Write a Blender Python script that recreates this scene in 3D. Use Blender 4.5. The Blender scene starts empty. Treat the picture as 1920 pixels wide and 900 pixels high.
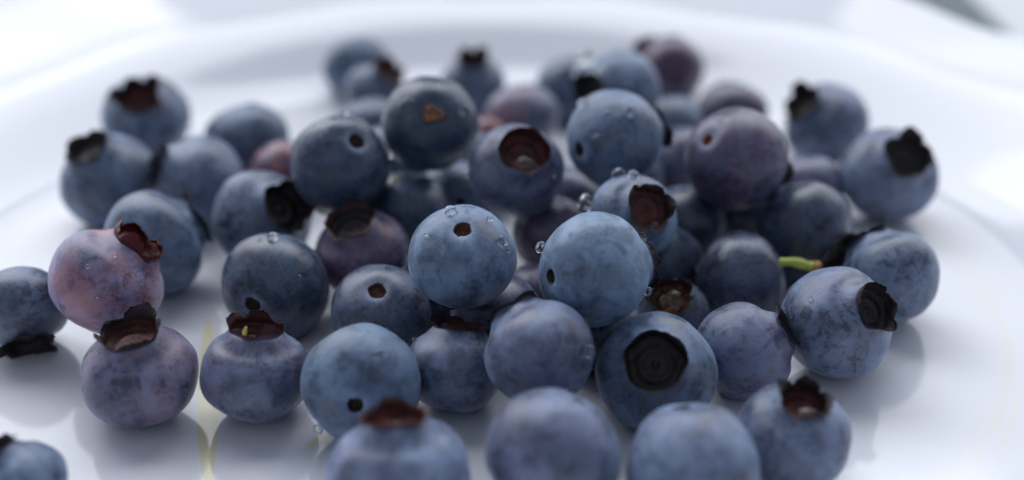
import bpy, math, random
from mathutils import Vector, Matrix, noise

scene = bpy.context.scene
col = scene.collection

# ---------------------------------------------------------------- camera
cam_data = bpy.data.cameras.new('camera')
cam = bpy.data.objects.new('camera', cam_data)
col.objects.link(cam)
cam.location = (0.004, -0.190, 0.107)
cam.rotation_euler = (math.radians(90.0 - 27.5), 0.0, 0.0)
cam_data.sensor_width = 36.0
cam_data.lens = 46.875
cam_data.clip_start = 0.005
cam_data.clip_end = 50.0
cam_data.dof.use_dof = True
cam_data.dof.focus_distance = 0.186
cam_data.dof.aperture_fstop = 6.8
cam_data.dof.aperture_blades = 9
scene.camera = cam

# ---------------------------------------------------------------- light
world = bpy.data.worlds.new('World')
scene.world = world
world.use_nodes = True
wb = world.node_tree.nodes['Background']
wb.inputs[0].default_value = (0.72, 0.80, 1.0, 1.0)
wb.inputs[1].default_value = 0.34


def window_light(name, loc, target, sx, sy, watts, colour):
    ld = bpy.data.lights.new(name, 'AREA')
    ld.shape = 'RECTANGLE'
    ld.size = sx
    ld.size_y = sy
    ld.energy = watts
    ld.color = colour
    o = bpy.data.objects.new(name, ld)
    col.objects.link(o)
    o.location = loc
    d = Vector(target) - Vector(loc)
    o.rotation_euler = d.to_track_quat('-Z', 'Y').to_euler()
    return o


window_light('window_light', (-0.90, 1.15, 0.80), (0, 0, 0.05), 1.35, 1.30, 12.6, (0.93, 0.95, 1.0))
window_light('window_light', (0.92, 1.18, 0.78), (0, 0, 0.05), 1.30, 1.25, 8, (0.93, 0.95, 1.0))
window_light('skylight', (-0.20, 1.10, 1.55), (0, 0, 0), 2.2, 0.9, 25.5, (0.91, 0.94, 1.0))

scene.view_settings.view_transform = 'Standard'
scene.view_settings.look = 'None'
scene.view_settings.gamma = 1.0
scene.view_settings.exposure = 0.06
scene.view_settings.use_curve_mapping = False
scene.render.engine = 'CYCLES'
scene.cycles.use_denoising = True
scene.cycles.max_bounces = 10
scene.cycles.transmission_bounces = 8
scene.cycles.caustics_refractive = True
scene.cycles.caustics_reflective = False


# ---------------------------------------------------------------- material helpers
class NT:
    """A small wrapper for building node trees."""

    def __init__(self, name):
        self.m = bpy.data.materials.new(name)
        self.m.use_nodes = True
        self.t = self.m.node_tree
        self.b = self.t.nodes['Principled BSDF']

    def n(self, kind, **kw):
        nd = self.t.nodes.new(kind)
        for k, v in kw.items():
            setattr(nd, k, v)
        return nd

    def link(self, a, b):
        self.t.links.new(a, b)

    def put(self, sock, v):
        if isinstance(v, bpy.types.NodeSocket):
            self.link(v, sock)
        else:
            sock.default_value = v

    def math(self, op, a, b=0.0, clamp=False):
        nd = self.n('ShaderNodeMath', operation=op, use_clamp=clamp)
        self.put(nd.inputs[0], a)
        self.put(nd.inputs[1], b)
        return nd.outputs[0]

    def mix(self, f, a, b):
        nd = self.n('ShaderNodeMix', data_type='RGBA')
        self.put(nd.inputs['Factor'], f)
        self.put(nd.inputs[6], a)
        self.put(nd.inputs[7], b)
        return nd.outputs[2]

    def noise(self, vec, scale, detail=3.0, rough=0.55, dist=0.0):
        nd = self.n('ShaderNodeTexNoise')
        self.put(nd.inputs['Vector'], vec)
        nd.inputs['Scale'].default_value = scale
        nd.inputs['Detail'].default_value = detail
        nd.inputs['Roughness'].default_value = rough
        nd.inputs['Distortion'].default_value = dist
        return nd.outputs['Fac']

    def ramp(self, f, lo, hi, a=0.0, b=1.0):
        nd = self.n('ShaderNodeMapRange', interpolation_type='SMOOTHSTEP')
        self.put(nd.inputs['Value'], f)
        nd.inputs['From Min'].default_value = lo
        nd.inputs['From Max'].default_value = hi
        nd.inputs['To Min'].default_value = a
        nd.inputs['To Max'].default_value = b
        return nd.outputs['Result']

    def attr(self, name):
        nd = self.n('ShaderNodeAttribute', attribute_type='OBJECT', attribute_name=name)
        return nd.outputs['Fac']


def rgb(r, g, b):
    return (r, g, b, 1.0)


def skin_material():
    k = NT('blueberry_skin')
    co = k.n('ShaderNodeTexCoord').outputs['Object']
    rnd = k.n('ShaderNodeObjectInfo').outputs['Random']
    sh = k.n('ShaderNodeVectorMath', operation='ADD')
    k.link(co, sh.inputs[0])
    cx = k.n('ShaderNodeCombineXYZ')
    k.put(cx.inputs[0], k.math('MULTIPLY', rnd, 57.0))
    k.put(cx.inputs[1], k.math('MULTIPLY', rnd, 131.0))
    k.link(cx.outputs[0], sh.inputs[1])
    v = sh.outputs[0]
    scar = k.n('ShaderNodeAttribute', attribute_type='GEOMETRY', attribute_name='near_scar').outputs['Fac']
    bloom, purple, red = k.attr('bloom'), k.attr('purple'), k.attr('red')
    worn = k.attr('worn')
    patch = k.ramp(k.noise(v, 1.25, 4, .58, .4), .36, .60)
    rub = k.ramp(k.noise(v, 2.6, 7, .68, .7), .37, .56)
    fine = k.noise(v, 26, 4, .7)
    grain = k.noise(v, 95, 2, .6)
    # thin scuffs where the wax has been scraped off
    sc = k.math('ABSOLUTE', k.math('SUBTRACT', k.noise(v, 4.3, 5, .62, 1.2), .5))
    scuff = k.math('MULTIPLY', k.ramp(sc, .0, .018, 1, 0), k.ramp(k.noise(v, 2.1, 2), .5, .62))
    # meridian streaks that run from the crown to the stem
    sep = k.n('ShaderNodeSeparateXYZ')
    k.link(co, sep.inputs[0])
    ang = k.math('ARCTAN2', sep.outputs[1], sep.outputs[0])
    cs = k.n('ShaderNodeCombineXYZ')
    k.put(cs.inputs[0], k.math('MULTIPLY', k.math('COSINE', ang), 9.0))
    k.put(cs.inputs[1], k.math('MULTIPLY', k.math('SINE', ang), 9.0))
    k.put(cs.inputs[2], k.math('ADD', k.math('MULTIPLY', sep.outputs[2], 1.3), k.math('MULTIPLY', rnd, 40)))
    streak = k.noise(cs.outputs[0], 1.6, 3, .6)
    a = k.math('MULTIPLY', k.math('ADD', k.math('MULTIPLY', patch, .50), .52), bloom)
    wear = k.ramp(k.noise(v, 3.4, 9, .72, 1.1), .44, .50)          # crisp edged places rubbed bare
    wear = k.math('MULTIPLY', k.math('SUBTRACT', 1.0, wear), k.ramp(k.noise(v, 1.7, 2), .42, .58))
    a = k.math('MULTIPLY', a, k.math('ADD', k.math('MULTIPLY', rub, .45), .55))
    a = k.math('MULTIPLY', a, k.math('SUBTRACT', 1.0, k.math('MULTIPLY', wear, worn)))
    a = k.math('MULTIPLY', a, k.math('SUBTRACT', 1.0, k.math('MULTIPLY', scuff, worn)))
    a = k.math('ADD', a, k.math('MULTIPLY', k.math('SUBTRACT', fine, .5), .22))
    a = k.math('ADD', a, k.math('MULTIPLY', k.math('SUBTRACT', grain, .5), .30))
    a = k.math('ADD', a, k.math('MULTIPLY', k.math('SUBTRACT', streak, .5), .22))
    # the bloom is thin in the hollow round the stem and thick on the shoulder
    a = k.math('ADD', a, k.math('MULTIPLY', scar, k.math('ADD', .24, k.math('MULTIPLY', k.math('SUBTRACT', streak, .45), 1.3))))
    a = k.math('MULTIPLY', a, 1.0, clamp=True)
    pm = k.math('MULTIPLY', purple, k.ramp(k.noise(v, 1.1, 3, .55), .3, .62, .35, 1.0))
    rm = k.math('MULTIPLY', red, k.ramp(k.noise(v, 1.3, 4, .6), .38, .6), clamp=True)
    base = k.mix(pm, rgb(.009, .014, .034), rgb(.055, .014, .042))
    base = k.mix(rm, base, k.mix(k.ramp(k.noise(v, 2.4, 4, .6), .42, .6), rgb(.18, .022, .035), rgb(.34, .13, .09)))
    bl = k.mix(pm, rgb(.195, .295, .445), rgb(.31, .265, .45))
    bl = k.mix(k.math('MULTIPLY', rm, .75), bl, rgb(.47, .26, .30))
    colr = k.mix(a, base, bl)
    # a little corky speckle
    sp = k.math('MULTIPLY', k.ramp(k.noise(v, 9, 2, .5), .72, .80), .25)
    colr = k.mix(sp, colr, rgb(.035, .03, .04))
    k.put(k.b.inputs['Base Color'], colr)
    k.put(k.b.inputs['Roughness'], k.ramp(a, .12, .62, .23, .47))
    k.b.inputs['Specular IOR Level'].default_value = .58
    k.put(k.b.inputs['Sheen Weight'], k.math('MULTIPLY', a, .55))
    k.b.inputs['Sheen Roughness'].default_value = .5
    k.b.inputs['Sheen Tint'].default_value = rgb(.6, .75, 1)
    bp = k.n('ShaderNodeBump')
    bp.inputs['Strength'].default_value = .22
    bp.inputs['Distance'].default_value = .0004
    hgt = k.math('ADD', k.math('MULTIPLY', fine, .5), k.math('ADD', k.math('MULTIPLY', grain, .22), k.math('MULTIPLY', streak, k.math('ADD', .35, k.math('MULTIPLY', scar, 1.6)))))
    k.put(bp.inputs['Height'], hgt)
    k.link(bp.outputs[0], k.b.inputs['Normal'])
    return k.m


def tissue_material(name, dark, warm, amount, rough, thin=0.0):
    """Dry or wet crown tissue: dark brown with warmer patches."""
    k = NT(name)
    co = k.n('ShaderNodeTexCoord').outputs['Object']
    f = k.ramp(k.noise(co, 5, 5, .65), .4, .66, 0, amount)
    colr = k.mix(f, rgb(*dark), rgb(*warm))
    g = k.noise(co, 38, 3, .6)
    colr = k.mix(k.ramp(g, .58, .72, 0, .4), colr, rgb(*(min(1, c * 2.4 + .012) for c in dark)))
    k.put(k.b.inputs['Base Color'], colr)
    k.b.inputs['Roughness'].default_value = rough
    k.b.inputs['Specular IOR Level'].default_value = .5
    bp = k.n('ShaderNodeBump')
    bp.inputs['Strength'].default_value = .5
    bp.inputs['Distance'].default_value = .0004
    k.put(bp.inputs['Height'], k.math('ADD', g, k.noise(co, 9, 4, .6)))
    k.link(bp.outputs[0], k.b.inputs['Normal'])
    return k.m


def lobe_material(name, inner, outer, rough=.5):
    """Crown lobe: outside keeps a breath of bloom near its foot, the tip is dry and dark."""
    k = NT(name)
    co = k.n('ShaderNodeTexCoord').outputs['Object']
    at = k.n('ShaderNodeAttribute', attribute_type='GEOMETRY', attribute_name='tip').outputs['Fac']
    n = k.noise(co, 7, 5, .65)
    f = k.ramp(k.math('ADD', at, k.math('MULTIPLY', k.math('SUBTRACT', n, .5), .4)), .03, .36)
    colr = k.mix(f, rgb(*outer), rgb(*inner))
    g = k.noise(co, 34, 3, .6)
    colr = k.mix(k.ramp(g, .58, .76, 0, .3), colr, rgb(.04, .03, .034))
    k.put(k.b.inputs['Base Color'], colr)
    k.b.inputs['Roughness'].default_value = rough
    k.b.inputs['Specular IOR Level'].default_value = .3
    bp = k.n('ShaderNodeBump')
    bp.inputs['Strength'].default_value = .5
    bp.inputs['Distance'].default_value = .0003
    k.put(bp.inputs['Height'], k.math('ADD', g, n))
    k.link(bp.outputs[0], k.b.inputs['Normal'])
    return k.m


def water_material():
    k = NT('water')
    b = k.b
    b.inputs['Base Color'].default_value = rgb(.97, .985, 1)
    b.inputs['Roughness'].default_value = .02
    b.inputs['IOR'].default_value = 1.333
    b.inputs['Transmission Weight'].default_value = 1.0
    return k.m


M_SKIN = skin_material()
M_LOBE = {
    'dark': lobe_material('dry_dark_crown', (.020, .012, .014), (.085, .105, .16), .5),
    'red': lobe_material('dark_red_crown', (.052, .013, .014), (.11, .075, .12), .42),
    'wine': lobe_material('bright_red_crown', (.085, .006, .006), (.035, .012, .016), .22),
    'skin': lobe_material('blue_grey_crown', (.022, .018, .026), (.12, .15, .23)),
}
M_CUP = {
    'dark': tissue_material('dark_calyx_cup', (.010, .009, .009), (.030, .020, .019), .9, .36),
    'red': tissue_material('red_calyx_cup', (.034, .009, .008), (.14, .020, .014), .9, .28),
    'wine': tissue_material('wine_calyx_cup', (.05, .006, .006), (.15, .02, .012), .9, .3),
    'amber': tissue_material('amber_calyx_cup', (.022, .012, .009), (.26, .085, .022), 1.0, .2),
    'skin': tissue_material('grey_calyx_cup', (.026, .024, .027), (.06, .05, .05), .8, .45),
}
M_SCAR = {
    'dark': tissue_material('dark_stem_scar', (.018, .012, .011), (.06, .03, .02), .9, .5),
    'brown': tissue_material('brown_stem_scar', (.07, .026, .014), (.22, .09, .035), .9, .35),
    'orange': tissue_material('orange_stem_scar', (.22, .055, .022), (.40, .14, .05), .9, .4),
    'pale': tissue_material('pale_stem_scar', (.20, .17, .19), (.34, .31, .33), .9, .5),
}
M_WATER = water_material()


# ---------------------------------------------------------------- mesh helpers
def mesh_object(name, verts, faces, mat, parent=None, smooth=True):
    me = bpy.data.meshes.new(name)
    me.from_pydata(verts, [], faces)
    if smooth:
        me.polygons.foreach_set('use_smooth', [True] * len(me.polygons))
    me.materials.append(mat)
    me.update()
    o = bpy.data.objects.new(name, me)
    col.objects.link(o)
    if parent is not None:
        o.parent = parent
    return o


def grid_faces(rows, n, closed=True, off=0):
    """Faces of a grid of rows x n vertices, each row a ring (or an open arc)."""
    f = []
    m = n if closed else n - 1
    for i in range(rows - 1):
        for j in range(m):
            a, b = off + i * n + j, off + i * n + (j + 1) % n
            f.append((a, b, b + n, a + n))
    return f


def basis(axis, roll):
    z = Vector(axis).normalized()
    x = Vector((0, 0, 1)).cross(z)
    if x.length < 1e-3:
        x = Vector((1, 0, 0))
    x.normalize()
    y = z.cross(x)
    m = Matrix((x, y, z)).transposed()
    return m @ Matrix.Rotation(roll, 3, 'Z')


def sstep(a, b, x):
    t = max(0.0, min(1.0, (x - a) / (b - a)))
    return t * t * (3 - 2 * t)


# ---------------------------------------------------------------- a blueberry
def lobe_height(th, sd, ragged):
    """0..1 height of the crown round its rim: five lobes of unequal size with torn edges."""
    u = (th / (2 * math.pi) * 5.0) % 5.0
    k = int(u)
    w = u - k
    amp = 0.72 + 0.28 * math.sin(sd * 3.1 + k * 2.4)
    h = (math.sin(math.pi * w) ** 0.62) * amp
    h += ragged * 0.12 * noise.noise(Vector((math.cos(th) * 17, math.sin(th) * 17, sd + 3)))
    h += ragged * 0.16 * noise.noise(Vector((math.cos(th) * 6, math.sin(th) * 6, sd)))
    return max(0.02, h)


def make_blueberry(loc, R, axis, q, p):
    """p: bloom, purple, red, crown (style), a (rim radius), h (lobe height), flare, scar (style), detail."""
    sd = p['seed']
    rng = random.Random(sd)
    a = p.get('a', .44)
    hole = p.get('hole', .12)
    NT_, NP = 72, 46

    def radial(th, ph):
        d = Vector((math.sin(ph) * math.cos(th), math.sin(ph) * math.sin(th), math.cos(ph)))
        return 1.0 + .058 * noise.noise(d * 1.2 + Vector((sd * 3.7, 0, 0))) + .011 * noise.noise(d * 3.4 + Vector((0, sd * 1.9, 0)))

    # the rim of the crown is slightly five-sided and uneven
    def rim(th):
        return a * (1 + .025 * math.cos(5 * th + sd) + .13 * noise.noise(Vector((math.cos(th) * 1.5, math.sin(th) * 1.5, sd * 2.1))))

    def hole_r(th):
        return hole * (1 + .16 * noise.noise(Vector((math.cos(th) * 1.2, math.sin(th) * 1.2, sd * 5.3))) + .09 * noise.noise(Vector((math.cos(th) * 4, math.sin(th) * 4, sd * 2.3))))

    def z_of(s, th, top):
        z = math.sqrt(max(0.0, 1 - s * s)) * q
        if top:
            z -= .05 * math.exp(-((s - a - .20) / .13) ** 2)
            z += p.get('lift', .05) * math.exp(-((s - a) / .09) ** 2)
            return z
        z -= .095 * math.exp(-(s / .23) ** 2)
        return -z

    pa, ph0 = math.asin(a), math.asin(hole)
    vs = []
    for i in range(NP):
        t = i / (NP - 1)
        t = .5 - .5 * math.cos(math.pi * t) if True else t
        for j in range(NT_):
            th = 2 * math.pi * j / NT_
            r0, r1 = math.asin(min(.95, rim(th))), math.pi - math.asin(hole_r(th))
            ph = r0 + (r1 - r0) * t
            s = math.sin(ph)
            k = radial(th, ph)
            vs.append((s * math.cos(th) * k, s * math.sin(th) * k, z_of(s, th, ph < math.pi / 2) * k))
    o = mesh_object('blueberry', vs, grid_faces(NP, NT_), M_SKIN)
    near = []
    for v in vs:
        rr = math.hypot(v[0], v[1])
        near.append(math.exp(-((rr - hole) / .11) ** 2) if v[2] < 0 else 0.0)
    at = o.data.attributes.new('near_scar', 'FLOAT', 'POINT')
    at.data.foreach_set('value', near)
    # outward normals
    o.data.flip_normals()
    o.matrix_world = Matrix.Translation(loc) @ basis(axis, p.get('roll', rng.uniform(0, 6.28))).to_4x4() @ Matrix.Scale(R, 4)
    o['bloom'] = p.get('bloom', .7)
    o['purple'] = p.get('purple', .15)
    o['red'] = p.get('red', 0.0)
    o['worn'] = p.get('worn', .45)
    o['label'] = p['label']
    o['category'] = 'blueberry'
    o['group'] = 'blueberries heaped on the white plate'

    top_row = [Vector(vs[j]) for j in range(NT_)]
    style = p.get('crown', 'dark')
    depth = p.get('depth', .17)
    # ---- calyx cup: wall, floor with a raised ring and a style stub
    cup = []
    zm = sum(v.z for v in top_row) / NT_
    prof = [(1.0, 0.0), (.985, -.02), (.95, -depth * .55), (.90, -depth * .9), (.80, -depth), (.64, -depth * .98),
            (.56, -depth * .84), (.50, -depth * .84), (.42, -depth * 1.02), (.22, -depth * 1.06), (.09, -depth * 1.0), (.06, -depth * .72)]
    for (pr, pz) in prof:
        for j in range(NT_):
            w = sstep(.45, .85, pr)
            th = 2 * math.pi * j / NT_
            v = Vector((math.cos(th) * a, math.sin(th) * a, zm)).lerp(top_row[j], w)
            cup.append((v.x * pr, v.y * pr, v.z * 1.0 + pz + (.008 * noise.noise(Vector((v.x * pr * 9, v.y * pr * 9, sd))) if pr < .95 else 0)))
    fc = grid_faces(len(prof), NT_)
    n0 = len(cup)
    cz = sum(c[2] for c in cup[-NT_:]) / NT_
    cup.append((0, 0, cz))
    fc += [(n0 - NT_ + j, n0 - NT_ + (j + 1) % NT_, n0) for j in range(NT_)]
    calyx = mesh_object('calyx', cup, fc, M_CUP[p.get('cup', style)], o)
    # ---- five crown lobes, cut from one crown at the notches
    h0, flare, curl = p.get('h', .20), p.get('flare', .35), p.get('curl', .5)
    per = 21
    rows = 7
    for li in range(5):
        lv, tips, lf = [], [], []
        fl = flare + rng.uniform(-.28, .28) + p.get('lobe_tilt', {}).get(li, 0)
        hs = h0 * p.get('lobe_scale', {}).get(li, 1.0) * rng.uniform(.85, 1.12)
        for side in (0, 1):
            for i in range(rows):
                t = i / (rows - 1)
                for j in range(per):
                    w = j / (per - 1)
                    th = 2 * math.pi * (li + w) / 5
                    jf = th / (2 * math.pi) * NT_
                    j0 = int(jf) % NT_
                    v = top_row[j0].lerp(top_row[(j0 + 1) % NT_], jf - int(jf))
                    env = math.sin(math.pi * w) ** .5          # lobes lean only away from the notches
                    hh = hs * (.18 + .82 * lobe_height(th, sd, 1.0)) * (1 + .25 * noise.noise(Vector((th * 2.2, sd, 4))))
                    ang = (flare * (1 - env) + fl * env) + curl * t * t * env + .35 * noise.noise(Vector((th * 1.7, t * 1.5, sd * 7)))
                    d = t * hh
                    rr = math.hypot(v.x, v.y)
                    er = Vector((v.x / rr, v.y / rr, 0))
                    P = v + er * (d * math.sin(ang)) + Vector((0, 0, d * math.cos(ang)))
                    P += er * (.018 * noise.noise(Vector((th * 4, t * 3, sd * 2))) * t)
                    if side:
                        P -= er * (.014 * (1 - .55 * t)) + Vector((0, 0, .004))
                        P.z -= .010 * t
                    if i == 0:
                        P.z -= .012
                    lv.append(P)
                    tips.append(t if not side else min(1, .45 + t))
        lf += [tuple(reversed(f)) for f in grid_faces(rows, per, False)]
        lf += grid_faces(rows, per, False, rows * per)
        e = (rows - 1) * per
        b2 = rows * per
        for j in range(per - 1):
            lf.append((e + j, e + j + 1, b2 + e + j + 1, b2 + e + j))
        for i in range(rows - 1):
            for c in (0, per - 1):
                q4 = (i * per + c, (i + 1) * per + c, b2 + (i + 1) * per + c, b2 + i * per + c)
                lf.append(q4 if c == 0 else tuple(reversed(q4)))
        lo = mesh_object('calyx_lobe', lv, lf, M_LOBE[style], calyx)
        at = lo.data.attributes.new('tip', 'FLOAT', 'POINT')
        at.data.foreach_set('value', tips)
    # ---- stem scar: a pit with a rolled edge at the other pole
    bot = [Vector(v) for v in vs[-NT_:]]
    sv = []
    sp = [(1.02, .000), (.97, .012), (.90, .045), (.80, .10), (.62, .135), (.36, .14), (.16, .125)]
    if p.get('scar') == 'pale':
        sp = [(1.02, .0), (.96, .004), (.88, .012), (.78, .02), (.55, .022), (.3, .02), (.12, .014)]
    for (pr, pz) in sp:
        for j in range(NT_):
            v = bot[j]
            sv.append((v.x * pr, v.y * pr, v.z + pz + (.014 * noise.noise(Vector((v.x * pr * 22, v.y * pr * 22, sd))) if pr < .85 else 0)))
    sf = [tuple(reversed(f)) for f in grid_faces(len(sp), NT_)]
    n0 = len(sv)
    sv.append((0, 0, sum(c[2] for c in sv[-NT_:]) / NT_))
    sf += [(n0 - NT_ + (j + 1) % NT_, n0 - NT_ + j, n0) for j in range(NT_)]
    mesh_object('stem_scar', sv, sf, M_SCAR[p.get('scar', 'dark')], o)
    return o


def droplet(loc, normal, r, label, flat=.72, sink=.35, name='water_droplet', group='water droplets beading on the blueberries', seed=0, stretch=1.0, cat='water droplet'):
    vs, fs = [], []
    nu, nv = 28, 16
    for i in range(nv):
        ph = math.pi * (i + .5) / nv
        for j in range(nu):
            th = 2 * math.pi * j / nu
            k = 1 + .07 * noise.noise(Vector((math.cos(th) * 1.3, math.sin(th) * 1.3, seed * 3.3)))
            vs.append((math.sin(ph) * math.cos(th) * k * stretch, math.sin(ph) * math.sin(th) * k, math.cos(ph) * flat))
    fs = [tuple(reversed(f)) for f in grid_faces(nv, nu)]
    fs.append(tuple(range(nu)))
    fs.append(tuple(reversed(range((nv - 1) * nu, nv * nu))))
    o = mesh_object(name, vs, fs, M_WATER)
    n = Vector(normal).normalized()
    o.matrix_world = Matrix.Translation(Vector(loc) + n * r * flat * (1 - 2 * sink)) @ basis(n, seed * 1.7).to_4x4() @ Matrix.Scale(r, 4)
    o['label'] = label
    o['category'] = cat
    o['group'] = group
    return o


# ---------------------------------------------------------------- the table, the teal sheet and the plate
def table_material():
    k = NT('pale_table')
    co = k.n('ShaderNodeTexCoord').outputs['Object']
    k.put(k.b.inputs['Base Color'], k.mix(k.noise(co, 9, 5, .6), rgb(.56, .58, .60), rgb(.64, .66, .67)))
    k.b.inputs['Roughness'].default_value = .5
    return k.m


def sheet_material():
    k = NT('teal_sheet')
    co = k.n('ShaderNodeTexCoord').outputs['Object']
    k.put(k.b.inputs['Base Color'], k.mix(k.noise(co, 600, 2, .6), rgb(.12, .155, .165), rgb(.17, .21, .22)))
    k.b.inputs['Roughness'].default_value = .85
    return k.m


def plate_material():
    k = NT('glazed_white_china')
    co = k.n('ShaderNodeTexCoord').outputs['Object']
    s = k.n('ShaderNodeSeparateXYZ')
    k.link(co, s.inputs[0])
    x, y = s.outputs[0], s.outputs[1]
    r = k.math('SQRT', k.math('ADD', k.math('MULTIPLY', x, x), k.math('MULTIPLY', y, y)))
    wob = k.math('MULTIPLY', k.math('SUBTRACT', k.noise(co, 26, 2), .5), .006)
    rw = k.math('ADD', r, wob)

    def line(r0, w):
        return k.ramp(k.math('ABSOLUTE', k.math('SUBTRACT', rw, r0)), w * .35, w, 1, 0)
    brk = k.ramp(k.noise(co, 34, 3, .6), .40, .56)
    brk2 = k.ramp(k.noise(co, 47, 3, .6), .44, .56)
    ring = k.math('MAXIMUM', k.math('MULTIPLY', line(.0806, .0012), brk), k.math('MULTIPLY', k.math('MAXIMUM', line(.0826, .0007), line(.0788, .0006)), brk2))

    # pale yellow pointed strips near the middle of the well
    def yellow_strip(cx, cy, ang, ln, wd):
        dx, dy = k.math('SUBTRACT', x, cx), k.math('SUBTRACT', y, cy)
        c, q = math.cos(ang), math.sin(ang)
        u = k.math('DIVIDE', k.math('ADD', k.math('MULTIPLY', dx, c), k.math('MULTIPLY', dy, q)), ln)
        v = k.math('DIVIDE', k.math('SUBTRACT', k.math('MULTIPLY', dy, c), k.math('MULTIPLY', dx, q)), wd)
        e = k.math('ADD', k.math('MULTIPLY', u, u), k.math('ABSOLUTE', v))
        return k.ramp(k.math('ADD', e, k.math('MULTIPLY', wob, 30)), .9, 1.0, 1, 0)
    lf = None
    for a in YELLOW_STRIPS:
        l = yellow_strip(*a)
        lf = l if lf is None else k.math('MAXIMUM', lf, l)
    white = k.mix(k.noise(co, 40, 3), rgb(.74, .75, .785), rgb(.76, .77, .80))
    colr = k.mix(k.math('MULTIPLY', ring, .2), white, rgb(.80, .74, .46))
    colr = k.mix(k.math('MULTIPLY', lf, .6), colr, rgb(.76, .70, .30))
    k.put(k.b.inputs['Base Color'], colr)
    k.b.inputs['Roughness'].default_value = .09
    k.b.inputs['IOR'].default_value = 1.52
    bp = k.n('ShaderNodeBump')
    bp.inputs['Strength'].default_value = .04
    bp.inputs['Distance'].default_value = .001
    k.put(bp.inputs['Height'], k.noise(co, 55, 2))
    k.link(bp.outputs[0], k.b.inputs['Normal'])
    return k.m


YELLOW_STRIPS = [(-.0390, -.033, 1.77, .025, .0016), (-.0218, -.0428, .9, .0026, .0010)]


def make_plate():
    """A shallow china plate: flat well, soft cove, fluted and scalloped rim, foot ring."""
    prof = [(.0, .0), (.02, .0), (.04, .0), (.06, .0), (.075, .0)]
    for i in range(22):
        t = i / 21
        rr = .082 + t * .0535
        prof.append((rr, .0122 * sstep(.086, .1183, rr) + .0028 * sstep(.108, .150, rr)))
    prof += [(.1370, .0146), (.1378, .0148),
            (.1384, .0142), (.138, .0134), (.134, .0122), (.126, .0108), (.114, .0088), (.104, .0034), (.096, -.0016), (.090, -.0040), (.084, -.0044), (.0835, -.0085),
            (.0800, -.0085), (.0795, -.0046), (.05, -.0044), (.0, -.0044)]
    n = 288
    vs = []
    for (r, z) in prof:
        for j in range(n):
            th = 2 * math.pi * j / n
            f = sstep(.104, .134, r)
            w = math.cos(14 * th)
            rr = r * (1 + .048 * f - .03 * f * (1 - w) * .5)
            zz = z + f * (.0008 * w)
            vs.append((rr * math.cos(th) * (1 + .09 * f * sstep(.0, .9, -math.cos(th))) - .003 * f, rr * math.sin(th), zz))
    o = mesh_object('plate', vs, grid_faces(len(prof), n), plate_material())
    o['label'] = 'white glazed china plate with fluted rim, carrying the blueberries'
    o['category'] = 'plate'
    return o


def make_ground():
    vs = [(-3, -2, -.0115), (3, -2, -.0115), (3, 4, -.0115), (-3, 4, -.0115)]
    o = mesh_object('tabletop', vs, [(0, 1, 2, 3)], table_material(), smooth=False)
    o['kind'] = 'structure'
    # a dark teal sheet under the plate, rounded corners and a raised edge
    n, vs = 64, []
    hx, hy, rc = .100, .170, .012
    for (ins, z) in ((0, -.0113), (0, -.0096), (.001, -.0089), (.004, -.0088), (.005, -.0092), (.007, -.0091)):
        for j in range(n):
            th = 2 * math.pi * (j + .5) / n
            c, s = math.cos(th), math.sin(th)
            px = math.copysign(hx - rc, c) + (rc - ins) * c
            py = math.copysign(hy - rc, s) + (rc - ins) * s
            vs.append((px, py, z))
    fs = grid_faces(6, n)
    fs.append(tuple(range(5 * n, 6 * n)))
    m = mesh_object('sheet', vs, fs, sheet_material())
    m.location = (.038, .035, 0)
    m['label'] = 'dark teal sheet lying under the white plate'
    m['category'] = 'sheet'


make_ground()
make_plate()

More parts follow.
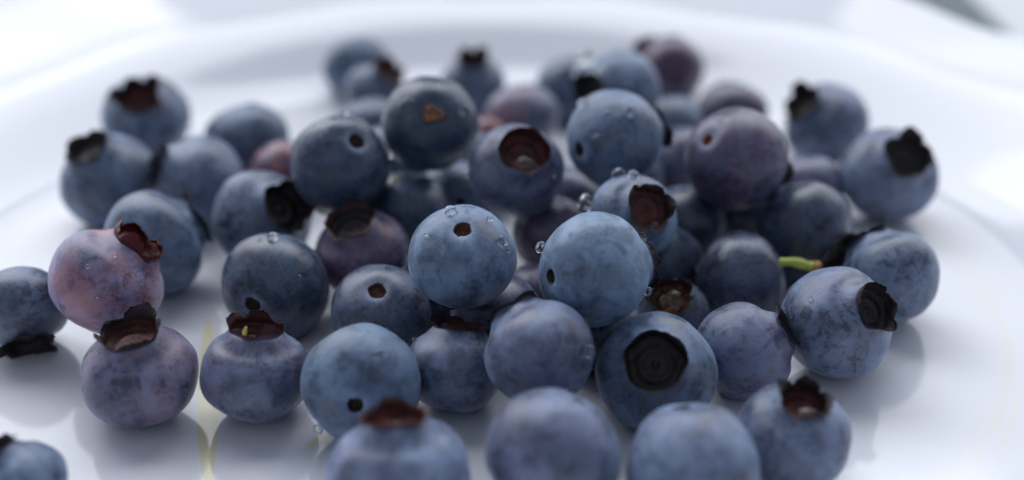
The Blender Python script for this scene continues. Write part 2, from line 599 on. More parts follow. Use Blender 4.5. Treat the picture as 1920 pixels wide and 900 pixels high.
# ---------------------------------------------------------------- the blueberries
# centre, radius, crown axis and flattening of every berry (metres, plate centre at the origin)
BERRIES = {
    'A1': ((-0.00958, -0.06103, 0.00786), 0.00874, (-0.043, 0.186, 0.982), 0.908),
    'A2': ((0.00904, -0.05726, 0.00820), 0.00848, (-0.435, -0.378, -0.817), 0.950),
    'A3': ((0.02590, -0.05910, 0.00785), 0.00815, (0.184, -0.468, -0.864), 0.950),
    'A4': ((0.03970, -0.05121, 0.00656), 0.00740, (0.087, -0.254, 0.963), 0.877),
    'A5': ((-0.05627, -0.05921, 0.00530), 0.00592, (-0.452, 0.124, 0.883), 0.863),
    'B0': ((-0.06889, -0.01908, 0.00660), 0.00692, (0.279, -0.718, -0.637), 0.883),
    'B1': ((-0.05513, -0.02004, 0.01167), 0.00839, (0.638, 0.257, 0.726), 0.900),
    'B2': ((-0.04688, -0.03701, 0.00684), 0.00792, (-0.058, -0.075, 0.995), 0.863),
    'B3': ((-0.03107, -0.03654, 0.00659), 0.00759, (0.092, 0.153, 0.984), 0.863),
    'B4': ((-0.03168, -0.01430, 0.00752), 0.00837, (0.333, 0.937, -0.106), 0.920),
    'B5': ((-0.01607, -0.04164, 0.00818), 0.00793, (0.007, 0.986, -0.169), 0.899),
    'B6': ((-0.01549, -0.02071, 0.00664), 0.00740, (-0.016, 0.448, -0.894), 0.880),
    'B7': ((-0.00305, -0.02489, 0.01826), 0.00758, (-0.040, 0.414, -0.910), 0.900),
    'B8': ((-0.00396, -0.03451, 0.00610), 0.00681, (0.119, 0.392, 0.912), 0.918),
    'B9': ((0.00767, -0.03999, 0.01214), 0.00750, (-0.512, 0.659, 0.552), 0.940),
    'B10': ((0.01539, -0.02906, 0.01860), 0.00791, (0.879, 0.466, -0.101), 0.970),
    'B11': ((0.02359, -0.03739, 0.00735), 0.00818, (-0.111, -0.719, 0.686), 0.884),
    'B12': ((0.03666, -0.03030, 0.00630), 0.00702, (0.838, -0.035, 0.545), 0.970),
    'B13': ((0.05080, -0.02555, 0.00794), 0.00812, (0.484, -0.562, 0.671), 0.950),
    'B14': ((0.06194, -0.01128, 0.00756), 0.00778, (-0.430, 0.678, 0.596), 0.920),
    'B15': ((0.03965, -0.00965, 0.00661), 0.00736, (-0.926, 0.208, -0.315), 0.893),
    'B16': ((0.05142, 0.00229, 0.00843), 0.00846, (0.597, -0.787, -0.155), 0.876),
    'B17': ((0.07090, 0.02504, 0.00815), 0.00855, (0.151, -0.655, 0.741), 0.913),
    'B18': ((0.05699, 0.02612, 0.00551), 0.00630, (0.036, -0.264, -0.964), 0.864),
    'B19': ((0.06471, 0.04836, 0.00799), 0.00832, (-0.738, -0.208, 0.642), 0.901),
    'B20': ((0.04022, 0.00722, 0.01911), 0.00833, (0.708, 0.368, -0.602), 0.970),
    'B21': ((0.04835, 0.05893, 0.00623), 0.00708, (-0.132, -0.181, -0.975), 0.874),
    'B22': ((0.03706, 0.07935, 0.00726), 0.00808, (-0.705, 0.469, 0.532), 0.970),
    'B23': ((0.02413, 0.04618, 0.01559), 0.00785, (-0.821, -0.543, 0.176), 0.970),
    'B24': ((0.02057, 0.00794, 0.02234), 0.00798, (0.837, 0.546, 0.037), 0.950),
    'B25': ((0.02249, -0.00852, 0.01637), 0.00669, (0.350, -0.701, 0.622), 0.902),
    'B26': ((0.02821, -0.01725, 0.00480), 0.00536, (-0.166, -0.482, 0.860), 0.860),
    'B27': ((0.00755, -0.01057, 0.00449), 0.00503, (-0.007, -0.339, -0.941), 0.890),
    'B28': ((0.00467, 0.00317, 0.01896), 0.00772, (0.187, -0.555, 0.811), 0.886),
    'B29': ((-0.00967, 0.01439, 0.02216), 0.00802, (-0.139, 0.799, -0.585), 1.000),
    'B30': ((-0.02363, 0.00527, 0.01903), 0.00794, (-0.473, 0.443, -0.762), 0.960),
    'B31': ((-0.01977, -0.00397, 0.00805), 0.00743, (-0.189, -0.253, 0.949), 0.908),
    'B32': ((-0.03730, 0.00712, 0.00812), 0.00845, (0.670, -0.465, 0.579), 0.879),
    'B33': ((-0.05295, -0.00198, 0.00849), 0.00856, (0.775, 0.575, 0.263), 0.869),
    'B34': ((-0.05073, 0.02088, 0.00812), 0.00871, (-0.844, -0.178, 0.505), 0.902),
    'B35': ((-0.06722, 0.02359, 0.00781), 0.00862, (-0.284, -0.293, 0.913), 0.887),
    'B36': ((-0.06714, 0.05072, 0.00808), 0.00858, (0.054, -0.595, 0.802), 0.908),
    'B37': ((-0.04623, 0.04194, 0.00732), 0.00822, (0.317, -0.142, -0.938), 0.874),
    'B38': ((-0.03803, 0.03120, 0.00628), 0.00588, (0.539, -0.087, -0.838), 0.879),
    'B39': ((-0.02982, 0.08426, 0.00670), 0.00731, (0.257, -0.133, -0.957), 0.908),
    'B40': ((-0.02407, 0.06905, 0.00622), 0.00677, (0.460, -0.158, 0.874), 0.890),
    'B41': ((-0.00431, 0.07408, 0.00626), 0.00699, (0.024, -0.221, 0.975), 0.890),
    'B42': ((0.00591, 0.05492, 0.00683), 0.00767, (0.279, -0.199, -0.940), 0.874),
    'B43': ((-0.02376, 0.04953, 0.00638), 0.00711, (0.311, -0.169, -0.935), 0.861),
    'B44': ((0.01598, 0.07040, 0.00646), 0.00720, (-0.109, 0.865, -0.490), 0.916),
    'B45': ((0.03433, 0.05082, 0.00643), 0.00717, (0.142, -0.232, -0.962), 0.865),
    'B46': ((0.03503, 0.03508, 0.00622), 0.00695, (0.324, -0.261, -0.909), 0.911),
    'B47': ((0.03296, 0.00949, 0.00634), 0.00709, (0.051, -0.294, -0.954), 0.882),
    'B48': ((-0.01354, 0.00857, 0.00910), 0.00714, (-0.059, -0.284, -0.957), 0.917),
    'B49': ((-0.00574, 0.01911, 0.00611), 0.00683, (-0.166, 0.918, -0.360), 0.884),
    'B50': ((0.01116, 0.00470, 0.00636), 0.00707, (-0.146, -0.289, -0.946), 0.916),
    'B54': ((0.02376, 0.02711, 0.00660), 0.00737, (-0.200, -0.231, -0.952), 0.893),
    'B52': ((-0.00113, 0.04476, 0.00566), 0.00525, (-0.228, 0.592, -0.773), 0.874),
    'C1': ((0.00151, -0.02010, 0.00609), 0.00678, (0.247, -0.336, -0.909), 0.904),
    'C2': ((0.01686, -0.02424, 0.00574), 0.00642, (-0.077, -0.359, -0.930), 0.900),
    'C3': ((-0.00616, -0.00948, 0.00609), 0.00680, (0.431, -0.261, -0.864), 0.901),
    'C4': ((-0.01809, 0.03448, 0.00678), 0.00755, (0.014, -0.144, -0.989), 0.888),
    'C5': ((-0.00097, 0.03167, 0.00636), 0.00711, (0.001, -0.039, -0.999), 0.873),
    'C6': ((0.01354, 0.01794, 0.00620), 0.00689, (-0.013, -0.274, -0.962), 0.898),
    'C7': ((0.02779, -0.00279, 0.00605), 0.00674, (-0.039, -0.310, -0.950), 0.866),
    'C8': ((0.04364, 0.01814, 0.00642), 0.00716, (-0.010, -0.055, -0.998), 0.902),
}
DROPS = [
    ('B7', (-0.00450, -0.02433, 0.02509), (-0.170, -0.002, 0.986), 0.00074),
    ('B7', (0.00268, -0.02715, 0.02206), (0.724, -0.340, 0.601), 0.00066),
    ('B7', (0.00089, -0.02462, 0.02416), (0.492, -0.032, 0.870), 0.00037),
    ('B7', (0.00254, -0.02893, 0.02068), (0.713, -0.563, 0.418), 0.00022),
    ('B7', (-0.00220, -0.02447, 0.02516), (0.109, -0.021, 0.994), 0.00030),
    ('B4', (-0.03142, -0.01460, 0.01587), (0.023, -0.058, 0.998), 0.00079),
    ('B4', (-0.02721, -0.01961, 0.01188), (0.493, -0.699, 0.518), 0.00055),
    ('B4', (-0.03340, -0.01472, 0.01566), (-0.218, -0.087, 0.972), 0.00032),
    ('B25', (0.02027, -0.00561, 0.02195), (-0.325, 0.419, 0.848), 0.00097),
    ('B25', (0.02227, -0.00705, 0.02274), (0.000, 0.148, 0.989), 0.00064),
    ('B25', (0.01613, -0.00773, 0.01807), (-0.964, 0.158, 0.215), 0.00154),
    ('B10', (0.00822, -0.02739, 0.02110), (-0.930, 0.187, 0.316), 0.00074),
    ('B24', (0.01754, 0.00127, 0.02476), (-0.435, -0.853, 0.290), 0.00100),
    ('B24', (0.02228, 0.00344, 0.02869), (0.205, -0.570, 0.796), 0.00075),
    ('B24', (0.01529, 0.00814, 0.02816), (-0.698, -0.006, 0.716), 0.00076),
    ('B23', (0.01854, 0.04841, 0.02051), (-0.734, 0.263, 0.627), 0.00171),
    ('B23', (0.01721, 0.04633, 0.01896), (-0.903, -0.008, 0.429), 0.00130),
    ('B23', (0.02528, 0.03914, 0.01875), (0.123, -0.906, 0.404), 0.00078),
    ('B5', (-0.01342, -0.04486, 0.01459), (0.321, -0.510, 0.798), 0.00069),
    ('B5', (-0.02139, -0.04514, 0.00365), (-0.660, -0.514, -0.548), 0.00063),
    ('B1', (-0.05027, -0.02512, 0.01565), (0.635, -0.547, 0.545), 0.00030),
    ('B1', (-0.04871, -0.02439, 0.01394), (0.813, -0.465, 0.350), 0.00046),
    ('B1', (-0.05945, -0.02686, 0.01143), (-0.573, -0.811, -0.118), 0.00045),
    ('B29', (-0.00383, 0.01055, 0.02609), (0.728, -0.480, 0.490), 0.00069),
    ('B29', (-0.01272, 0.00889, 0.02713), (-0.381, -0.687, 0.619), 0.00162),
    ('B30', (-0.02417, 0.00525, 0.02679), (-0.038, -0.029, 0.999), 0.00042),
    ('B30', (-0.02284, 0.00855, 0.02611), (0.120, 0.387, 0.914), 0.00060),
    ('B49', (-0.00685, 0.01361, 0.00855), (-0.110, -0.912, 0.395), 0.00054),
    ('B28', (-0.00294, 0.00228, 0.01841), (-0.990, -0.089, -0.111), 0.00051),
    ('B42', (0.00410, 0.04984, 0.01178), (-0.267, -0.594, 0.759), 0.00062),
    ('B42', (0.00625, 0.04825, 0.01044), (0.022, -0.843, 0.538), 0.00061),
    ('B42', (0.00913, 0.04885, 0.01020), (0.406, -0.779, 0.477), 0.00051),
    ('B2', (-0.04129, -0.04086, 0.01038), (0.668, -0.476, 0.572), 0.00035),
    ('B2', (-0.04999, -0.04350, 0.00383), (-0.379, -0.796, -0.472), 0.00028),
    ('B8', (-0.00941, -0.03277, 0.00953), (-0.772, 0.282, 0.569), 0.00030),
    ('B9', (0.01367, -0.04351, 0.01455), (0.818, -0.505, 0.276), 0.00083),
    ('B10', (0.02236, -0.03229, 0.01713), (0.903, -0.386, -0.186), 0.00051),
    ('B30', (-0.01594, 0.00614, 0.02033), (0.977, 0.089, 0.196), 0.00060),
    ('B34', (-0.05597, 0.01444, 0.00775), (-0.686, -0.727, 0.027), 0.00036),
    ('B24', (0.01895, 0.00321, 0.02843), (-0.242, -0.613, 0.752), 0.00050),
    ('B24', (0.01609, 0.00280, 0.02590), (-0.611, -0.666, 0.427), 0.00033),
    ('B23', (0.02261, 0.04168, 0.02173), (-0.222, -0.586, 0.779), 0.00059),
    ('B23', (0.02750, 0.04066, 0.02004), (0.422, -0.707, 0.567), 0.00049),
    ('B28', (0.00151, 0.00085, 0.02494), (-0.343, -0.378, 0.860), 0.00041),
    ('B28', (0.01065, -0.00107, 0.01990), (0.764, -0.603, 0.231), 0.00033),
    ('B20', (0.03691, 0.00591, 0.02642), (-0.425, -0.173, 0.889), 0.00042),
    ('B20', (0.04244, 0.00341, 0.02610), (0.243, -0.465, 0.851), 0.00033),
    ('B30', (-0.02594, 0.00209, 0.02575), (-0.257, -0.417, 0.872), 0.00033),
    ('B1', (-0.05541, -0.02602, 0.01742), (0.010, -0.686, 0.727), 0.00030),
    ('B1', (-0.05216, -0.02388, 0.01797), (0.426, -0.394, 0.814), 0.00030),
    ('B1', (-0.05425, -0.02818, 0.01350), (0.101, -0.972, 0.214), 0.00022),
    ('B1', (-0.04780, -0.02374, 0.01093), (0.912, -0.409, -0.022), 0.00031),
    ('B7', (-0.00772, -0.02727, 0.02311), (-0.572, -0.357, 0.739), 0.00029),
    ('B7', (0.00348, -0.02735, 0.02067), (0.841, -0.358, 0.404), 0.00029),
    ('B10', (0.01986, -0.02947, 0.02506), (0.584, -0.041, 0.811), 0.00036),
    ('B10', (0.01186, -0.03131, 0.02520), (-0.474, -0.299, 0.828), 0.00029),
    ('B15', (0.03473, -0.01177, 0.01148), (-0.737, -0.264, 0.623), 0.00032),
    ('B13', (0.04578, -0.02835, 0.01360), (-0.594, -0.364, 0.718), 0.00030),
    ('B32', (-0.03956, 0.00257, 0.01446), (-0.160, -0.580, 0.798), 0.00043),
    ('B29', (-0.00858, 0.00783, 0.02664), (0.135, -0.818, 0.559), 0.00204),
]
STEM = [(0.04345, -0.00965, 0.00848), (0.04530, -0.00915, 0.00896), (0.04739, -0.00865, 0.00878), (0.04930, -0.00845, 0.00821), (0.05111, -0.00865, 0.00784)]
SCRAPS = [(-0.01469, 0.00450, 0.01657), (-0.02683, 0.00850, 0.00866), (-0.03149, -0.03854, 0.01442)]

SPEC = {
    'A1': dict(bloom=0.9, purple=.35, crown='red', cup='wine', a=.42, h=.16, flare=.2, label='front blueberry with a broad wine red crown, cut by the bottom edge'),
    'A2': dict(bloom=.72, purple=0.3, label='large smooth blurred blueberry in the front middle without visible crown or hole'),
    'A3': dict(bloom=.80, purple=0.2, scar='dark', hole=.14, label='blurred front blueberry with purplish lower face, left of the upturned crown'),
    'A4': dict(bloom=.72, purple=0.25, crown='dark', cup='red', a=.38, h=.30, flare=.05, label='front blueberry at the far right with water inside its upturned brown crown'),
    'A5': dict(bloom=.80, purple=.15, crown='dark', a=.40, h=.22, label='blurred blueberry cut off by the bottom left corner, dark crown upward'),
    'B0': dict(worn=0.6, bloom=.55, purple=.15, crown='dark', a=.46, h=.30, flare=.55, label='blueberry cut by the left edge, resting crown down on the plate'),
    'B1': dict(worn=0.5, bloom=0.95, purple=1.0, red=.85, crown='wine', cup='wine', a=0.46, h=0.27, flare=.3, curl=-.6, label='pinkish unripe blueberry with a bright red torn crown'),
    'B2': dict(worn=0.6, bloom=.62, purple=0.6, red=.25, crown='dark', cup='red', a=.47, h=0.25, flare=0.32, curl=.15, depth=.2, label='purple blueberry with a tall ragged dark crown, under the pinkish unripe one'),
    'B3': dict(bloom=.62, purple=0.45, crown='red', cup='red', a=.45, h=.27, flare=.02, curl=.1, depth=.2, label='violet blueberry with reddish crown holding a yellow speck, beside the yellow print'),
    'B4': dict(worn=0.75, bloom=0.3, purple=.05, scar='dark', hole=.15, label='dark sharp blueberry with a droplet on top, behind the violet red crowned one'),
    'B5': dict(worn=0.25, bloom=.78, purple=.0, scar='dark', hole=.13, label='pale blue blurred blueberry with a low dark stem hole and one hanging droplet'),
    'B6': dict(worn=0.7, bloom=0.42, purple=0.2, scar='brown', hole=.18, label='sharp dusky blueberry with a round brown stem hole ringed by fine wrinkles'),
    'B7': dict(worn=0.35, bloom=.85, purple=.0, scar='brown', hole=.165, label='pale blue berry with brown stem hole near its top and several droplets'),
    'B8': dict(bloom=.70, purple=.25, crown='red', cup='red', a=.50, h=.20, flare=.2, label='blueberry with a wet open brown crown, beneath the pale droplet covered one'),
    'B9': dict(bloom=.75, purple=.35, crown='skin', label='blurred lilac blue berry in front of the big pale one, its crown turned behind'),
    'B10': dict(worn=0.3, bloom=0.92, purple=.0, scar='dark', hole=.14, crown='skin', label='big pale grey blue berry in the middle with stem hole facing left'),
    'B11': dict(bloom=.72, purple=.05, crown='dark', a=.48, h=0.09, flare=.0, depth=0.26, label='blueberry with a wide round black crown staring straight at the viewer'),
    'B12': dict(bloom=.66, purple=0.42, crown='skin', a=.40, h=.24, label='lilac blueberry right of the black crowned one, its crown touching its right neighbour'),
    'B13': dict(worn=0.6, bloom=.74, purple=.30, crown='dark', a=.41, h=.22, flare=.28, curl=-.1, label='sharp mottled blueberry with a ragged dark star crown on its right shoulder'),
    'B14': dict(worn=0.65, bloom=.66, purple=.08, scar='pale', hole=.15, label='mottled blueberry at the right end with a pale ringed stem scar low down'),
    'B15': dict(worn=0.8, bloom=0.3, purple=.18, scar='dark', label='dark scuffed blueberry with a green stem sticking out of its right side'),
    'B16': dict(worn=0.75, bloom=0.26, purple=.05, crown='dark', h=.26, label='dark mottled blueberry behind the green stem'),
    'B17': dict(bloom=.70, purple=.22, crown='dark', a=.44, h=.22, flare=.15, label='blurred blueberry at the far right with a dark squarish crown facing up right'),
    'B18': dict(bloom=.55, purple=0.55, label='small mauve blueberry tucked left of the far right square crowned one'),
    'B19': dict(bloom=.68, purple=.25, crown='dark', a=.42, h=.26, flare=.1, label='blurred blueberry at the back right with a dark crown pointing up left'),
    'B20': dict(bloom=0.34, purple=0.7, red=.08, scar='orange', hole=.12, label='purplish blueberry on top of the right heap with an orange stem scar'),
    'B21': dict(bloom=0.22, purple=.70, label='dark blurred blueberry low at the back, right of the maroon one'),
    'B22': dict(bloom=0.18, purple=.85, red=.10, crown='skin', label='maroon blurred blueberry standing farthest back on the right'),
    'B23': dict(bloom=.72, purple=.05, crown='dark', a=.50, h=.16, flare=.0, label='blurred blueberry with black crown facing left and water drops above it'),
    'B24': dict(worn=0.3, bloom=.72, purple=.02, scar='dark', hole=.16, label='pale blue berry high on the heap with dark stem hole and one droplet'),
    'B25': dict(bloom=.85, purple=.05, crown='dark', cup='red', a=.50, h=.22, flare=.25, label='light blue berry with a ragged dark open crown and two droplets on top'),
    'B26': dict(bloom=.50, purple=.20, crown='dark', cup='amber', a=.54, h=.30, flare=.2, label='small dark blueberry whose brown crown is filled with glistening water'),
    'B27': dict(bloom=.45, purple=.80, label='small violet blueberry half hidden between the two pale droplet carrying ones'),
    'B28': dict(bloom=0.45, purple=.35, crown='red', cup='red', a=.54, h=.08, flare=-.35, depth=.30, label='blueberry with a deep open red crown holding water at its lower lip'),
    'B29': dict(bloom=.22, purple=.0, scar='orange', hole=.10, label='glossy blackish blueberry on top of the heap with an orange tear in its skin'),
    'B30': dict(worn=0.6, bloom=0.3, purple=.0, scar='dark', hole=.17, label='dark blueberry high on the left heap with one round stem hole at its right'),
    'B31': dict(bloom=0.42, purple=.80, red=0.3, crown='red', cup='dark', a=.48, h=.16, label='shaded purple blueberry low in the heap with magenta flush, crown upward'),
    'B32': dict(worn=0.7, bloom=.62, purple=.15, crown='dark', a=.48, h=.16, flare=.0, label='blueberry left of the heap with a large black crown facing right'),
    'B33': dict(worn=0.4, bloom=.70, purple=.02, label='oval plain blueberry behind the pinkish unripe one'),
    'B34': dict(bloom=.68, purple=.15, crown='skin', h=.18, label='blurred blueberry in the left group with its crown at its left side'),
    'B35': dict(bloom=.66, purple=.08, crown='dark', a=.44, h=.18, flare=.1, label='blurred blueberry at the left end with a flat black crown on top'),
    'B36': dict(bloom=.62, purple=.18, crown='dark', cup='red', a=.42, h=.34, flare=-.02, label='blurred blueberry at back left with a tall notched dark red crown'),
    'B37': dict(bloom=.58, purple=.05, label='blurred plain round blueberry at the back of the left group'),
    'B38': dict(bloom=.38, purple=.9, red=.8, label='small rosy unripe blueberry peeping out behind the left heap'),
    'B39': dict(bloom=.60, purple=.0, label='very blurred plain blueberry standing farthest back, left of centre'),
    'B40': dict(bloom=.60, purple=.12, crown='red', cup='red', a=.46, h=.26, flare=.1, label='blurred blueberry with dark red crown in front of the farthest back plain one'),
    'B41': dict(bloom=.62, purple=.10, crown='dark', cup='red', a=.44, h=.36, flare=.0, label='blurred blueberry at the back middle with a tall dark upright crown'),
    'B42': dict(bloom=0.62, purple=.45, red=.5, label='blurred blueberry with a red flushed face and tiny droplets behind the red crowned one'),
    'B43': dict(bloom=.60, purple=.05, label='blueberry mostly hidden between the blackish berry and the dark one at its left'),
    'B44': dict(bloom=.50, purple=.05, label='blurred dark blueberry behind the black crowned one with water drops'),
    'B45': dict(bloom=.60, purple=.05, label='blueberry showing only a blue sliver right of the two stacked pale ones'),
    'B46': dict(bloom=.50, purple=0.5, label='purple blueberry half hidden left of the orange scarred one'),
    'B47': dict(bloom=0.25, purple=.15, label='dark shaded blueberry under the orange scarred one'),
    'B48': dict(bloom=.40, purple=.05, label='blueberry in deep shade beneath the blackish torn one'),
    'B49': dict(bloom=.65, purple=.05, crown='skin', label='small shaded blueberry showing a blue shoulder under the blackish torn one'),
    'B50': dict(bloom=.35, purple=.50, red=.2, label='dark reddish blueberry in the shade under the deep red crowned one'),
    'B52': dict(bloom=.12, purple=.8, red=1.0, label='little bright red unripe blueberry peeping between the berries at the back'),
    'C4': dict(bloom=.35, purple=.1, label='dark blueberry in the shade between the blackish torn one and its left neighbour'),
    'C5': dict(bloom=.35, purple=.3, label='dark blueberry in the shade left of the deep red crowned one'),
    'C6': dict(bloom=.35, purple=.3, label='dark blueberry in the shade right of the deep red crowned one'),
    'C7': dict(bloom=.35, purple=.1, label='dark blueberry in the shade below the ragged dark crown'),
    'C8': dict(bloom=.35, purple=.2, label='dark blueberry lying under the orange scarred one, beside the mottled one'),  # added berry, covers bright plate so the gap goes dark
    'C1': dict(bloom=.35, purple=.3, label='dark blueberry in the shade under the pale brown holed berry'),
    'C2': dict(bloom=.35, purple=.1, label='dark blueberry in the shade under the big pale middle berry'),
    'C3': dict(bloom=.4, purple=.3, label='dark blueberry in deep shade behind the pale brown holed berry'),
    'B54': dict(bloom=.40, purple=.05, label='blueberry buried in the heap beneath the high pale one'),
}

berry = {}
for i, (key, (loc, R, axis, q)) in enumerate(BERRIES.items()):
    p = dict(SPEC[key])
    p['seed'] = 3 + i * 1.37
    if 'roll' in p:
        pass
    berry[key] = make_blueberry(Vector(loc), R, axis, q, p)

# the loose skin flap and the orange flesh under it, on the blackish berry
def skin_tear(o, loc, normal, r):
    k = NT('orange_flesh')
    co = k.n('ShaderNodeTexCoord').outputs['Object']
    at = k.n('ShaderNodeAttribute', attribute_type='GEOMETRY', attribute_name='edge').outputs['Fac']
    c = k.mix(k.ramp(k.noise(co, 9, 4, .6), .35, .65), rgb(.09, .03, .012), rgb(.34, .14, .045))
    k.put(k.b.inputs['Base Color'], k.mix(k.ramp(at, .62, 1.0), c, rgb(.018, .016, .02)))
    k.b.inputs['Roughness'].default_value = .22
    inv = o.matrix_world.inverted()
    c0 = inv @ Vector(loc)
    R = o.matrix_world.to_scale().x
    n0 = (inv.to_3x3() @ Vector(normal)).normalized()
    rt = (inv.to_3x3() @ Vector((1, 0, 0))).normalized()
    up = n0.cross(rt).normalized()
    rt = up.cross(n0)
    rr, n, rows = r / R, 40, 9
    vs, ed = [], []
    for i in range(rows):
        t = (i + .02) / (rows - 1)
        for j in range(n):
            th = 2 * math.pi * j / n
            w = 1 + .35 * noise.noise(Vector((math.cos(th) * 1.4, math.sin(th) * 1.4, 8.2))) + .12 * math.cos(3 * th + .6)
            P = c0 + rt * (math.cos(th) * t * rr * w) + up * (math.sin(th) * t * rr * w * .62)
            P = P * ((c0.length) / P.length)
            lift = .016 * math.sin(min(1, t * 1.05) * math.pi) ** .7 + .010 * (1 - t) * noise.noise(P * 14) - .006 * (t > .95)
            vs.append(P + n0 * (lift + .004))
            ed.append(t)
    tear = mesh_object('skin_tear', vs, grid_faces(rows, n), k.m, o)
    a = tear.data.attributes.new('edge', 'FLOAT', 'POINT')
    a.data.foreach_set('value', ed)
    tear['label'] = 'orange tear in the dark skin'


def tube(name, pts, radii, mat, parent=None, n=18, cap=True):
    vs = []
    P = [Vector(p) for p in pts]
    for i, p in enumerate(P):
        d = (P[min(i + 1, len(P) - 1)] - P[max(i - 1, 0)]).normalized()
        b = basis(d, 0)
        for j in range(n):
            th = 2 * math.pi * j / n
            vs.append(p + b @ Vector((math.cos(th), math.sin(th), 0)) * radii[i] * (1 + .05 * math.cos(3 * th)))
    fs = grid_faces(len(P), n)
    if cap:
        fs.append(tuple(range((len(P) - 1) * n, len(P) * n)))
        fs.append(tuple(reversed(range(n))))
    return mesh_object(name, vs, fs, mat, parent)


def green_material(name, a, b):
    k = NT(name)
    co = k.n('ShaderNodeTexCoord').outputs['Object']
    k.put(k.b.inputs['Base Color'], k.mix(k.ramp(k.noise(co, 900, 3, .6), .35, .65), rgb(*a), rgb(*b)))
    k.b.inputs['Roughness'].default_value = .4
    k.b.inputs['Subsurface Weight'].default_value = .15
    k.b.inputs['Subsurface Radius'].default_value = (.001, .001, .0004)
    return k.m


# the green stem still attached to the dark scuffed berry
def spline(pts, m):
    out = []
    P = [Vector(p) for p in pts]
    P = [P[0] * 2 - P[1]] + P + [P[-1] * 2 - P[-2]]
    for i in range(1, len(P) - 2):
        for s in range(m):
            t = s / m
            a, b, c, d = P[i - 1:i + 3]
            out.append(.5 * ((2 * b) + (c - a) * t + (2 * a - 5 * b + 4 * c - d) * t * t + (3 * b - a - 3 * c + d) * t ** 3))
    out.append(P[-2])
    return out


sp = spline(STEM, 6)
stem = tube('stem', sp, [.00072 + .00010 * math.sin(i * .5) + (.00018 if i > len(sp) - 5 else 0) for i in range(len(sp))], green_material('green_stem', (.50, .58, .06), (.62, .68, .14)))
e0, e1 = sp[-3], sp[-1]
dv = (e1 - e0).normalized()
tip = tube('stem_tip', [e1 - dv * .0006, e1 - dv * .0001, e1 + dv * .0003, e1 + dv * .0006, e1 + dv * .00075], [.00082, .00108, .00112, .00092, .0004], green_material('cut_stem_end', (.45, .20, .05), (.55, .33, .08)))
for child, par in ((stem, berry['B15']), (tip, stem)):
    child.parent = par
    bpy.context.view_layer.update()
    child.matrix_parent_inverse = par.matrix_world.inverted()

# ---------------------------------------------------------------- water
DROP_LABELS = [
    'round water droplet standing on top of the pale berry with brown stem hole',
    'bright water droplet on the right flank of the pale brown holed berry',
    'small water bead on the upper right edge of the pale brown holed berry',
    'tiny water bead low on the right flank of the pale brown holed berry',
    'tiny water bead just above the brown stem hole of the pale berry',
    'round water droplet on top of the dark sharp berry behind the red crowned one',
    'water droplet on the right face of the dark sharp berry',
    'tiny water bead left of the droplet topping the dark sharp berry',
    'larger water droplet on top of the light blue berry with ragged crown',
    'smaller right hand droplet on top of the light blue ragged crowned berry',
    'big clear water drop hanging at the left of the ragged crowned berry',
    'water droplet on the left edge of the big pale middle berry',
    'clear water droplet on the face of the high pale berry, beside its stem hole',
    'water droplet on the upper right of the high pale berry',
    'water droplet on the upper left edge of the high pale berry',
    'big blurred water drop at the topmost left of the black crowned back berry',
    'blurred water drop running down the left of the black crowned back berry',
    'blurred water bead on the right face of the black crowned back berry',
    'blurred droplet on the face of the pale blue front berry',
    'water droplet hanging low on the left of the pale blue front berry',
    'small water bead in the middle of the pinkish unripe berry',
    'water bead on the right face of the pinkish unripe berry',
    'water bead low on the left of the pinkish unripe berry',
    'small dark water droplet right of the orange tear on the blackish berry',
    'large flat water drop left of the orange tear on the blackish berry',
    'tiny water bead left of top on the dark round holed berry',
    'tiny water bead on top of the dark round holed berry, nearer the blackish one',
    'water bead on the shaded blue shoulder under the blackish berry',
    'tiny water bead on the left flank of the deep red crowned berry',
    'tiny water bead left of the red flush on the back berry',
    'tiny water bead in the middle of the red flushed back berry',
    'tiny water bead right on the red flush of the back berry',
    'water bead on the right of the purple ragged crowned berry',
    'tiny water bead at the foot of the purple ragged crowned berry',
    'tiny water bead on the left of the wet brown crowned berry',
    'blurred water spot on the right of the lilac blue front berry',
    'water bead low on the right edge of the big pale middle berry',
    'water bead right of the stem hole on the dark berry high in the heap',
    'tiny water bead low on the left group berry with sideways crown',
    'small water bead right of centre near the top of the high pale berry',
    'tiny water bead on the upper left of the high pale berry',
    'small water bead on top of the black crowned back berry',
    'small water bead on the upper right of the black crowned back berry',
    'tiny water bead left of the deep red open crown',
    'tiny water bead on the right flank of the deep red crowned berry',
    'tiny water bead above the orange stem scar',
    'tiny water bead on the upper right of the orange scarred berry',
    'tiny water bead on the left of the dark round holed berry high in the heap',
    'tiny water bead left of centre on the pinkish unripe berry',
    'tiny water bead above centre on the pinkish unripe berry',
    'tiniest water bead low on the face of the pinkish unripe berry',
    'tiny water bead low on the right of the pinkish unripe berry',
    'tiny water bead on the left flank of the pale brown holed berry',
    'tiny water bead on the far right edge of the pale brown holed berry',
    'tiny water bead on the upper right of the big pale middle berry',
    'tiny water bead on the upper left of the big pale middle berry',
    'tiny water bead on the left of the scuffed berry with green stem',
    'tiny water bead on the upper left of the sharp mottled star crowned berry',
    'tiny water bead on the upper left of the berry with right facing crown',
]
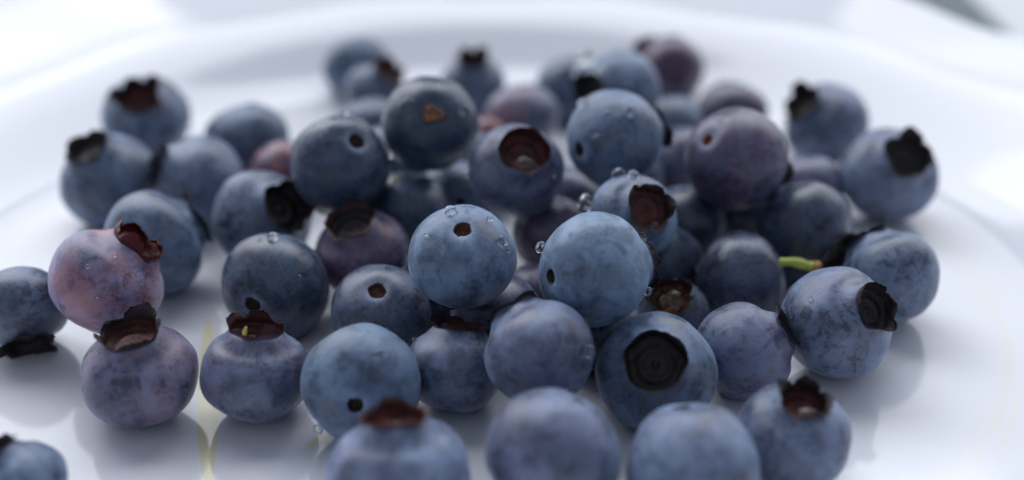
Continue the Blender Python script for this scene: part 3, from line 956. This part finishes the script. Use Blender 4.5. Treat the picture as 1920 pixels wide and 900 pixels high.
for i, ((key, loc, nrm, r), lab) in enumerate(zip(DROPS, DROP_LABELS)):
    flat, sink = .80, .28
    r *= 1.16
    if r > .00125:
        flat, sink = .8, .2
    if key == 'B29' and r > .001:
        flat, sink = .45, .4
    droplet(loc, nrm, r, lab, flat, sink, seed=i, stretch=1.0 + .12 * math.sin(i * 2.3))
key, loc, nrm, r = DROPS[-1]
skin_tear(berry['B29'], loc, nrm, r * 1.05)


def pool(key, a, depth, off, rx, thick, label):
    """Water lying in the cup of a crown, on its downhill side."""
    o = berry[key]
    m = o.matrix_world
    R = m.to_scale().x
    g = (m.inverted().to_3x3() @ Vector((0, 0, -1)))
    g = Vector((g.x, g.y, 0)).normalized()
    top = sum((v.co.z for v in list(o.data.vertices)[:72])) / 72
    c = g * a * off + Vector((0, 0, top - depth))
    n = (m.to_3x3() @ Vector((0, 0, 1))).normalized()
    droplet(m @ c, n, rx * R, label, thick / rx, .5, 'water_pool', 'water lying in the crowns', seed=len(key), cat='water pool')


pool('B28', .54, .20, .52, .26, .10, 'water lying at the lower lip of the deep red open crown')
pool('B26', .54, .12, .0, .40, .16, 'water filling the brown crown of the small dark berry')
pool('B8', .50, .13, .30, .26, .10, 'water lying in the wet brown crown under the pale berry')
pool('A4', .38, .10, .45, .20, .10, 'water lying in the upturned crown at the front right')
pool('B25', .50, .03, .92, .16, .06, 'water caught on the lower edge of the ragged dark crown')

# dry yellow scraps of blossom
yel = green_material('yellow_scrap', (.50, .42, .06), (.62, .55, .16))
for i, (p, lab) in enumerate(zip(SCRAPS, ('yellow blossom scrap in the shade under the blackish torn berry', 'yellow blossom scrap at the left of the shaded purple crown', 'yellow scrap lying in the reddish crown of the violet berry'))):
    p = Vector(p)
    d = Vector((.8, .1, .6)) if i == 0 else Vector((.3, .2, 1))
    s = tube('blossom_scrap', [p - d * .0005, p - d * .0003, p, p + d * .0004, p + d * .0007], [.0001, .0003, .00034, .0002, .0001], yel, n=10)
    s['label'] = lab
    s['category'] = 'plant scrap'
    s['group'] = 'yellow blossom scraps'
